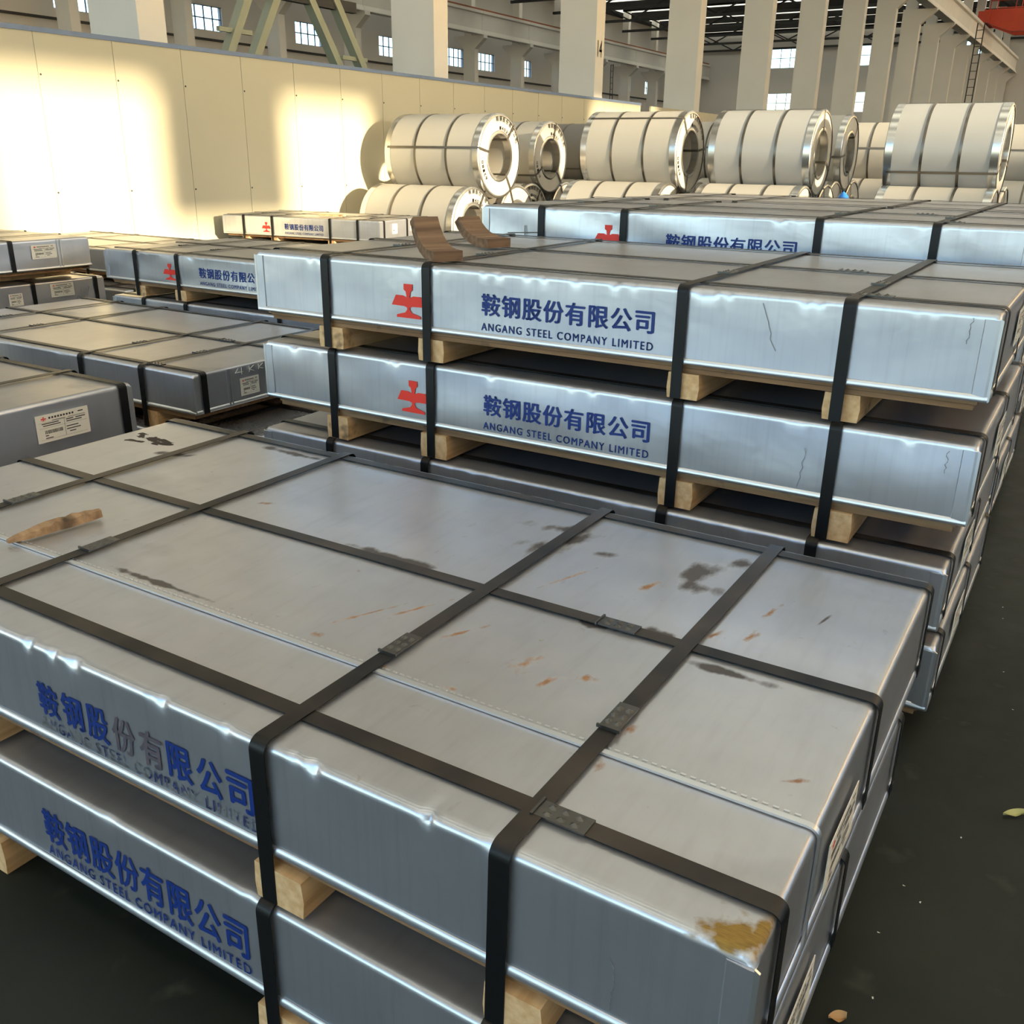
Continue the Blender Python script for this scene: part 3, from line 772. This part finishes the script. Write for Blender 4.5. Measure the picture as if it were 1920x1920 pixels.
pack('steel pack carrying the cream-bright one near the wall', -8.68, 8.27, ZZ(-.225), .2, 0, L=2.44, W=1.25, rz=rzF, seed=64, nx=40, dents=3, text=False, seals=False, mat='galv_dusty')

# ------------------------------------------------------------------ loose wood
def plank(label, pts, prof, mat, loc, rz, name='wood_offcut'):
    pass
# splintered board on the near pack
def splinter():
    rng = random.Random(8); n = 14; V = []; F = []
    L_ = .235
    for i in range(n + 1):
        t = i / n; x = L_ * t
        w = .034 * min(1, .25 + 3 * min(t + .05, 1.08 - t)) * rng.uniform(.85, 1.1); hh = .022 * min(1, .35 + 2.2 * t) * rng.uniform(.85, 1.1)
        V += [(x, -w / 2, 0), (x, w / 2, 0), (x, w / 2 * rng.uniform(.6, .9), hh), (x, -w / 2 * rng.uniform(.5, .9), hh * rng.uniform(.7, 1))]
    for i in range(n):
        a = 4 * i; b_ = a + 4
        for k in range(4): F.append((a + k, a + (k + 1) % 4, b_ + (k + 1) % 4, b_ + k))
    F += [(3, 2, 1, 0), (4 * n, 4 * n + 1, 4 * n + 2, 4 * n + 3)]
    m = MB().add(V, F)
    o = m.build('wood_splinter', M['oldwood']); o.location = (-.65, .25, ZZ(0) + .0092); o.rotation_euler = (0, 0, math.radians(83))
    tag(o, 'splintered strip of weathered wood lying on the rust-spotted pack', 'wood')
splinter()
def bent_offcut(label, loc, rz, rise, w):
    """thick offcut: flat foot with sawn end, curving up to a raised tail"""
    pts = [(0, 0), (.05, .0), (.09, .006), (.13, .026 * rise), (.165, .055 * rise), (.195, .095 * rise), (.215, .135 * rise)]
    th = .034
    V = []; F = []
    for i, (x, z) in enumerate(pts):
        p = pts[max(0, i - 1)]; q = pts[min(len(pts) - 1, i + 1)]
        d = Vector((q[0] - p[0], q[1] - p[1])).normalized(); nx_, nz_ = -d.y, d.x
        ww = w * (1 - .12 * i / 6)
        V += [(x, -ww / 2, z), (x, ww / 2, z), (x + nx_ * th, ww / 2, z + nz_ * th), (x + nx_ * th, -ww / 2, z + nz_ * th)]
    n = len(pts)
    for i in range(n - 1):
        a = 4 * i; b_ = a + 4
        for k in range(4): F.append((a + k, a + (k + 1) % 4, b_ + (k + 1) % 4, b_ + k))
    F += [(3, 2, 1, 0), (4 * n - 4, 4 * n - 3, 4 * n - 2, 4 * n - 1)]
    o = MB().add(V, F).build('wood_offcut', M['oldwood2']); o.location = loc; o.rotation_euler = (0, 0, rz); tag(o, label, 'wood')
bent_offcut('dark bent wood offcut over a strap at the front edge of the tall stack', (-.42, 1.745, ZZ(.544) + .0095), math.radians(150), .85, .105)
bent_offcut('paler bent wood offcut with sawn end, set back on the tall stack', (-.56, 2.28, ZZ(.544) + .0095), math.radians(162), .62, .115)
o = MB().box((-.18, -.03, 0), (.18, .03, .02)).build('wood_strip', M['pine']); o.location = (-7.3, 8.85, ZZ(.105) + .010); o.rotation_euler = (0, 0, .25); tag(o, 'short pale wood strip lying on the cream-bright pack', 'wood')

# ------------------------------------------------------------------ coils
def ring(m, x, r0, r1, n=48):
    b0 = len(m.v)
    for k in range(n):
        a = 2 * math.pi * k / n; m.v += [(x, r0 * math.cos(a), r0 * math.sin(a)), (x, r1 * math.cos(a), r1 * math.sin(a))]
    for k in range(n):
        i, j = b0 + 2 * k, b0 + 2 * ((k + 1) % n); m.f.append((i, i + 1, j + 1, j))
def lathe(prof, n=48, close=False):
    """prof of (x, r), revolved round the x axis"""
    m = MB()
    for x, r in prof:
        for k in range(n):
            a = 2 * math.pi * k / n; m.v.append((x, r * math.cos(a), r * math.sin(a)))
    q = len(prof)
    for i in range(q if close else q - 1):
        for k in range(n):
            a, b_ = i * n, ((i + 1) % q) * n; m.f.append((a + k, a + (k + 1) % n, b_ + (k + 1) % n, b_ + k))
    return m
UPPER = []
def coil(label, xf, yc, zc, R, length, r_in=None, wrapm='wrap', lettering=True, group='steel coils on two tiers', rz=0.0, spin=0.4, nb=2, xband=True):
    """wrapped steel coil lying on its side, axis along x, visible face at +x"""
    r = r_in or R * .53
    if zc > R + .1: UPPER.append((R, yc, zc, xf))
    g = thing('steel_coil', label, 'coil', (xf, yc, zc - R), rz, group)
    L = length; zo = R
    def part(mb, name, mat, sm=40):
        o = mb.build(name, mat, g, sm); o.location = (0, 0, zo); return o
    part(lathe([(-L + .09, R), (-.09, R)], 64), 'wrap', M[wrapm])
    for x0, x1 in ((-L, -L + .10), (-.10, 0)):
        s = 1 if x1 == 0 else -1
        part(lathe([(x0, R + .004), (x1, R + .004), (x1 + s * .012, R - .012), (x1 + s * .012, R - .035)] if s > 0 else [(x1, R + .004), (x0, R + .004), (x0 - .012, R - .012), (x0 - .012, R - .035)], 64), 'edge_ring', M['coilsteel'])
        part(lathe([(0 if s > 0 else -L, R - .03), ((0 if s > 0 else -L), r + .02)], 64), 'end_plate', M['coilface'])
        xx = 0 if s > 0 else -L
        part(lathe([(xx + s * .002, r + .05), (xx + s * .010, r + .035), (xx + s * .010, r), (xx - s * .10, r - .004)], 48), 'bore_ring', M['coilsteel'])
    part(lathe([(-L + .05, r), (-.05, r)], 48), 'bore_lining', M['wrap'])
    for k in range(nb):
        x = -L * (k + 1) / (nb + 1)
        part(lathe([(x - .018, R), (x - .018, R + .006), (x + .018, R + .006), (x + .018, R)], 64), 'band', M['band'])
    for k in range(3 if xband else 0):
        a = spin + k * 2 * math.pi / 3 + (.25 if k == 1 else 0)
        c, s_ = math.cos(a), math.sin(a); t = (0, -s_, c)
        pth = []
        for (x, rr, nx_, nr) in ((-L * .97, R + .006, 0, 1), (-.01, R + .006, 0, 1), (.012, R - .004, .7, .7), (.013, R - .03, 1, 0), (.013, r + .02, 1, 0), (.006, r - .006, .7, -.7), (-.05, r - .008, 0, -1), (-L + .05, r - .008, 0, -1)):
            pth.append(((x, rr * c, rr * s_), (nx_, nr * c, nr * s_)))
        m = MB().ribbon(pth, t, .032, .0025); part(m, 'cross_band', M['band'], 30)
    if lettering:
        def put(s, rad, a0, hgt, nm):
            V = []; F = []; step = hgt * 1.25 / rad
            for k, ch in enumerate(s):
                vs, fs = text_mesh(ch, .02); a = a0 - (k - (len(s) - 1) / 2) * step
                b0 = len(V)
                for u, v in vs:
                    du, dv = (u - .5) * hgt * .95, (v - .5) * hgt
                    V.append((.0045, (rad + dv) * math.cos(a) + du * math.sin(a), (rad + dv) * math.sin(a) - du * math.cos(a)))
                for q in fs: F.append(tuple(b0 + i for i in q))
            me = bpy.data.meshes.new(nm); me.from_pydata(V, [], F); me.update(); me.materials.append(M['greyink'])
            o = obj(nm, me, g); o.location = (0, 0, zo)
        put(CN, (R + r) / 2 + .07, math.radians(62), .075, 'face_lettering')
        put('14037', (R + r) / 2 - .06, math.radians(70), .05, 'face_number'); put('62180', (R + r) / 2 + .02, math.radians(205), .05, 'face_number')
    return g
coil('cream wrapped steel coil on the upper tier beside the wall, bore letting sun through', -6.64, 11.89, ZZ(.875), .595, 1.72, spin=2.95)
coil('smaller-looking cream coil behind the sun-pierced one, upper tier by the wall', -7.30, 14.62, ZZ(.86), .595, 1.45, spin=1.3)
coil('cream coil with dark dirty rim on the upper tier, darker wrapped coil behind it', -4.36, 13.79, ZZ(.965), .595, 1.60, spin=2.2)
coil('dark grey wrapped coil on the upper tier, half hidden by a cream coil', -7.2, 17.1, ZZ(.90), .60, 1.50, wrapm='wrapgrey', lettering=False, spin=1.2)
coil('grey-white coil with bright steel edge rings on the upper tier, smaller one tucked behind', -2.44, 14.1, ZZ(.975), .60, 1.52, wrapm='wrapwhite', lettering=False, spin=1.7)
coil('coil tucked behind the grey-white one with bright edge rings', -2.62, 16.62, ZZ(1.0), .60, 1.45, lettering=False, spin=.9)
coil('largest-looking grey-white coil on the upper tier at the aisle end', .006, 14.05, ZZ(1.02), .61, 1.42, wrapm='wrapwhite', lettering=False, spin=3.6)
coil('sunlit cream coil far behind, between the grey-white coils', -2.42, 20.1, ZZ(1.0), .60, 1.5, lettering=False, spin=.6)
coil('far cream coil showing between two upper coils, half in shade', -5.1, 18.3, ZZ(.97), .60, 1.5, lettering=False, spin=.6)
coil('coil at the end of the upper tier behind the largest-looking one', .30, 21.4, ZZ(1.0), .60, 1.4, lettering=False, spin=.6)
for xf, L_, ys, lab in ((-6.70, 1.72, (11.33, 12.46), 'lower tier coil carrying the sun-pierced coil'), (-7.30, 1.45, (14.05, 15.2), 'lower tier coil carrying the smaller-looking cream coil'),
                   (-4.40, 1.6, (13.2, 14.4), 'lower tier coil carrying the cream coil with the dirty rim'), (-7.2, 1.5, (16.5, 17.7), 'lower tier coil carrying the dark grey wrapped coil'),
                   (-2.44, 1.52, (13.5, 14.7), 'lower tier coil carrying the grey-white coil with bright rings'), (-2.62, 1.45, (15.95, 17.1), 'lower tier coil carrying the tucked-behind coil'),
                   (0.05, 1.42, (13.45, 14.65), 'lower tier coil carrying the largest-looking coil'), (-2.42, 1.5, (19.5, 20.7), 'lower tier coil carrying the far sunlit coil'),
                   (-5.1, 1.5, (17.7, 18.9), 'lower tier coil carrying the far half-shaded coil'), (.30, 1.4, (20.8, 22.0), 'lower tier coil carrying the coil at the end')):
    Ru, yc, zc = min(((q[0], q[1], q[2]) for q in UPPER if abs(q[3] - xf) < .3), key=lambda q: abs(q[1] - sum(ys) / 2))
    d = .63; RL = (d * d + zc * zc - (Ru + .014) ** 2) / (2 * (Ru + .014 + zc))      # the pair of radii that just carries the upper coil
    for k, y in enumerate((yc - d, yc + d)):
        coil(lab + (', packs side' if k == 0 else ', far side'), xf, y, RL, RL, L_, lettering=(k == 0 and xf < -6), group='lower tier coils', spin=1.0 + k)

# blue bag among the coils
def lump(name, label, cat, mat, loc, sc, seed, n=10, mlat=7):
    rng = random.Random(seed); V = []; F = []
    for j in range(mlat + 1):
        t = math.pi * j / mlat
        for i in range(n):
            a = 2 * math.pi * i / n; q = rng.uniform(.82, 1.08)
            V.append((sc[0] * q * math.sin(t) * math.cos(a), sc[1] * q * math.sin(t) * math.sin(a), sc[2] * (1 - math.cos(t)) * .5))
    for j in range(mlat):
        for i in range(n): F.append((j * n + i, j * n + (i + 1) % n, (j + 1) * n + (i + 1) % n, (j + 1) * n + i))
    o = MB().add(V, F).build(name, mat, None, 60); o.location = loc; tag(o, label, cat); return o
lump('plastic_bag', 'blue plastic bag among the coils next to the tucked-behind coil', 'bag', M['bluebag'], (-1.75, 12.85, 0), (.16, .16, 1.16), 4)

# ------------------------------------------------------------------ hall fittings
# slanting steel braces between two near columns
g = thing('column_bracing', 'slanting grey green steel braces above the partition wall', 'bracing', (-9.45, 8.0, 0))
def br(y0, z0, y1, z1):
    MB().bar((0, y0 - 8.0, z0), (0, y1 - 8.0, z1), .12, .15, (1, 0, 0)).build('brace_member', M['greensteel'], g)
br(8.75, ZZ(1.2), 11.0, ZZ(5.2)); br(9.15, ZZ(1.1), 11.6, ZZ(5.2)); br(12.3, ZZ(1.05), 9.8, ZZ(4.75)); br(12.85, ZZ(1.1), 10.5, ZZ(4.6))
for y, z in ((9.5, 2.45), (12.0, 2.3)):
    MB().bar((0, y - .35 - 8, ZZ(z)), (0, y + .25 - 8, ZZ(z)), .06, .06).build('brace_tie', M['greensteel'], g)
MB().box((-.05, 1.6, ZZ(2.95)), (.05, 4.0, ZZ(3.1))).build('brace_gusset', M['darksteel'], g)
# number on the third near column
vs, fs = text_mesh('14', .02)
me = bpy.data.meshes.new('column_number'); me.from_pydata([(0, .09 + u * .22, v * .34) for u, v in vs], [], fs); me.update(); me.materials.append(M['greyink'])
col14 = [o for o in scene.objects if o.name.startswith('concrete_column') and abs(o.location.y - R1Y[3]) < .01][0]
o = obj('column_number', me, col14); o.location = (-8.997, .0, ZZ(2.95))
# wall ladders
def ladder(label, loc, h, tilt=0.0, rz=0.0):
    m = MB()
    for s in (-.22, .22): m.bar((0, s, 0), (tilt, s, h), .05, .05)
    g = thing('steel_ladder', label, 'ladder', loc, rz)
    m.build('side_rails', M['darksteel'], g)
    rg = MB().bar((0, -.22, 0), (0, .22, 0), .035, .035).mesh('rung', M['darksteel'])
    k = 1
    while k * .45 < h:
        obj('rung', rg, g, (tilt * k * .45 / h, 0, k * .45)); k += 1
ladder('dark steel ladder leaning against a far aisle column', (-35.85, 75.3, 0), 8.6, -.1, .9)
ladder('dark steel ladder up to the nearer crane beam', (-7.7, 67.6, 0.0), 9.4, 0.0, 1.2)
# red overhead crane
cr = thing('overhead_crane', 'red overhead travelling crane on the nearer crane beam', 'crane', (0, 76, ZZ(9.5)))
MB().box((-8.9, -1.6, 0.0), (-8.2, 1.6, .7)).build('end_carriage', M['craneRed'], cr)
MB().box((11.2, -1.6, 0.0), (11.8, 1.6, .7)).build('end_carriage', M['craneRed'], cr)
for y in (-1.1, 1.1): MB().prism([(-8.6, .15), (-6.8, -.55), (10, -.55), (11.6, .15), (11.6, .8), (-8.6, .8)], 1, y - .25, y + .25).build('girder', M['craneRed'], cr)
for y in (-1.75, 1.75):
    m = MB()
    for k in range(14): m.bar((-8.2 + k * 1.5, y, .7), (-8.2 + k * 1.5, y, 1.8), .05, .05)
    for z in (1.25, 1.8): m.bar((-8.2, y, z), (11.3, y, z), .05, .05)
    m.build('walkway_railing', M['craneRed'], cr)

# ------------------------------------------------------------------ litter on the floor
def leaf(label, loc, l, w, rz, mat):
    V = []; F = []; n = 8
    for i in range(n + 1):
        t = i / n; ww = w * math.sin(math.pi * min(1, t * .92 + .04)) ** .8; x = l * (t - .5)
        V += [(x, -ww, .004 + .012 * abs(t - .5)), (x, 0, .002), (x, ww, .008 + .01 * t)]
    for i in range(n):
        for k in (0, 1): a = 3 * i + k; F.append((a, a + 1, a + 4, a + 3))
    o = MB().add(V, F).build('dry_leaf', mat, None, 60); o.location = loc; o.rotation_euler = (0, 0, rz); tag(o, label, 'leaf')
leaf('pale yellow green dry leaf on the dark aisle floor', (1.515, 1.455, .001), .055, .009, .62, M['leaf'])
leaf('orange brown dry leaf against the foot of the near stack', (1.285, .60, .001), .034, .010, .5, M['leaf2'])
scrap = MB().add([(0, 0, .001), (.012, .002, .003), (.009, .007, .002), (.001, .006, .004)], [(0, 1, 2, 3)]).mesh('paper_scrap', M['chalk'])
rng = random.Random(21)
for x, y in ((1.366, 2.751), (1.376, 2.655), (1.42, 2.235), (1.33, 1.045), (1.368, 1.006), (1.412, 1.294), (1.33, .69), (1.31, .87), (1.47, 2.0)):
    o = obj('paper_scrap', scrap, None, (x, y, .001)); o.scale = (.55, .55, .55); o.rotation_euler = (0, 0, rng.uniform(0, 6)); tag(o, 'tiny white paper scrap on the dark aisle floor', 'scrap', 'scraps on the aisle floor')
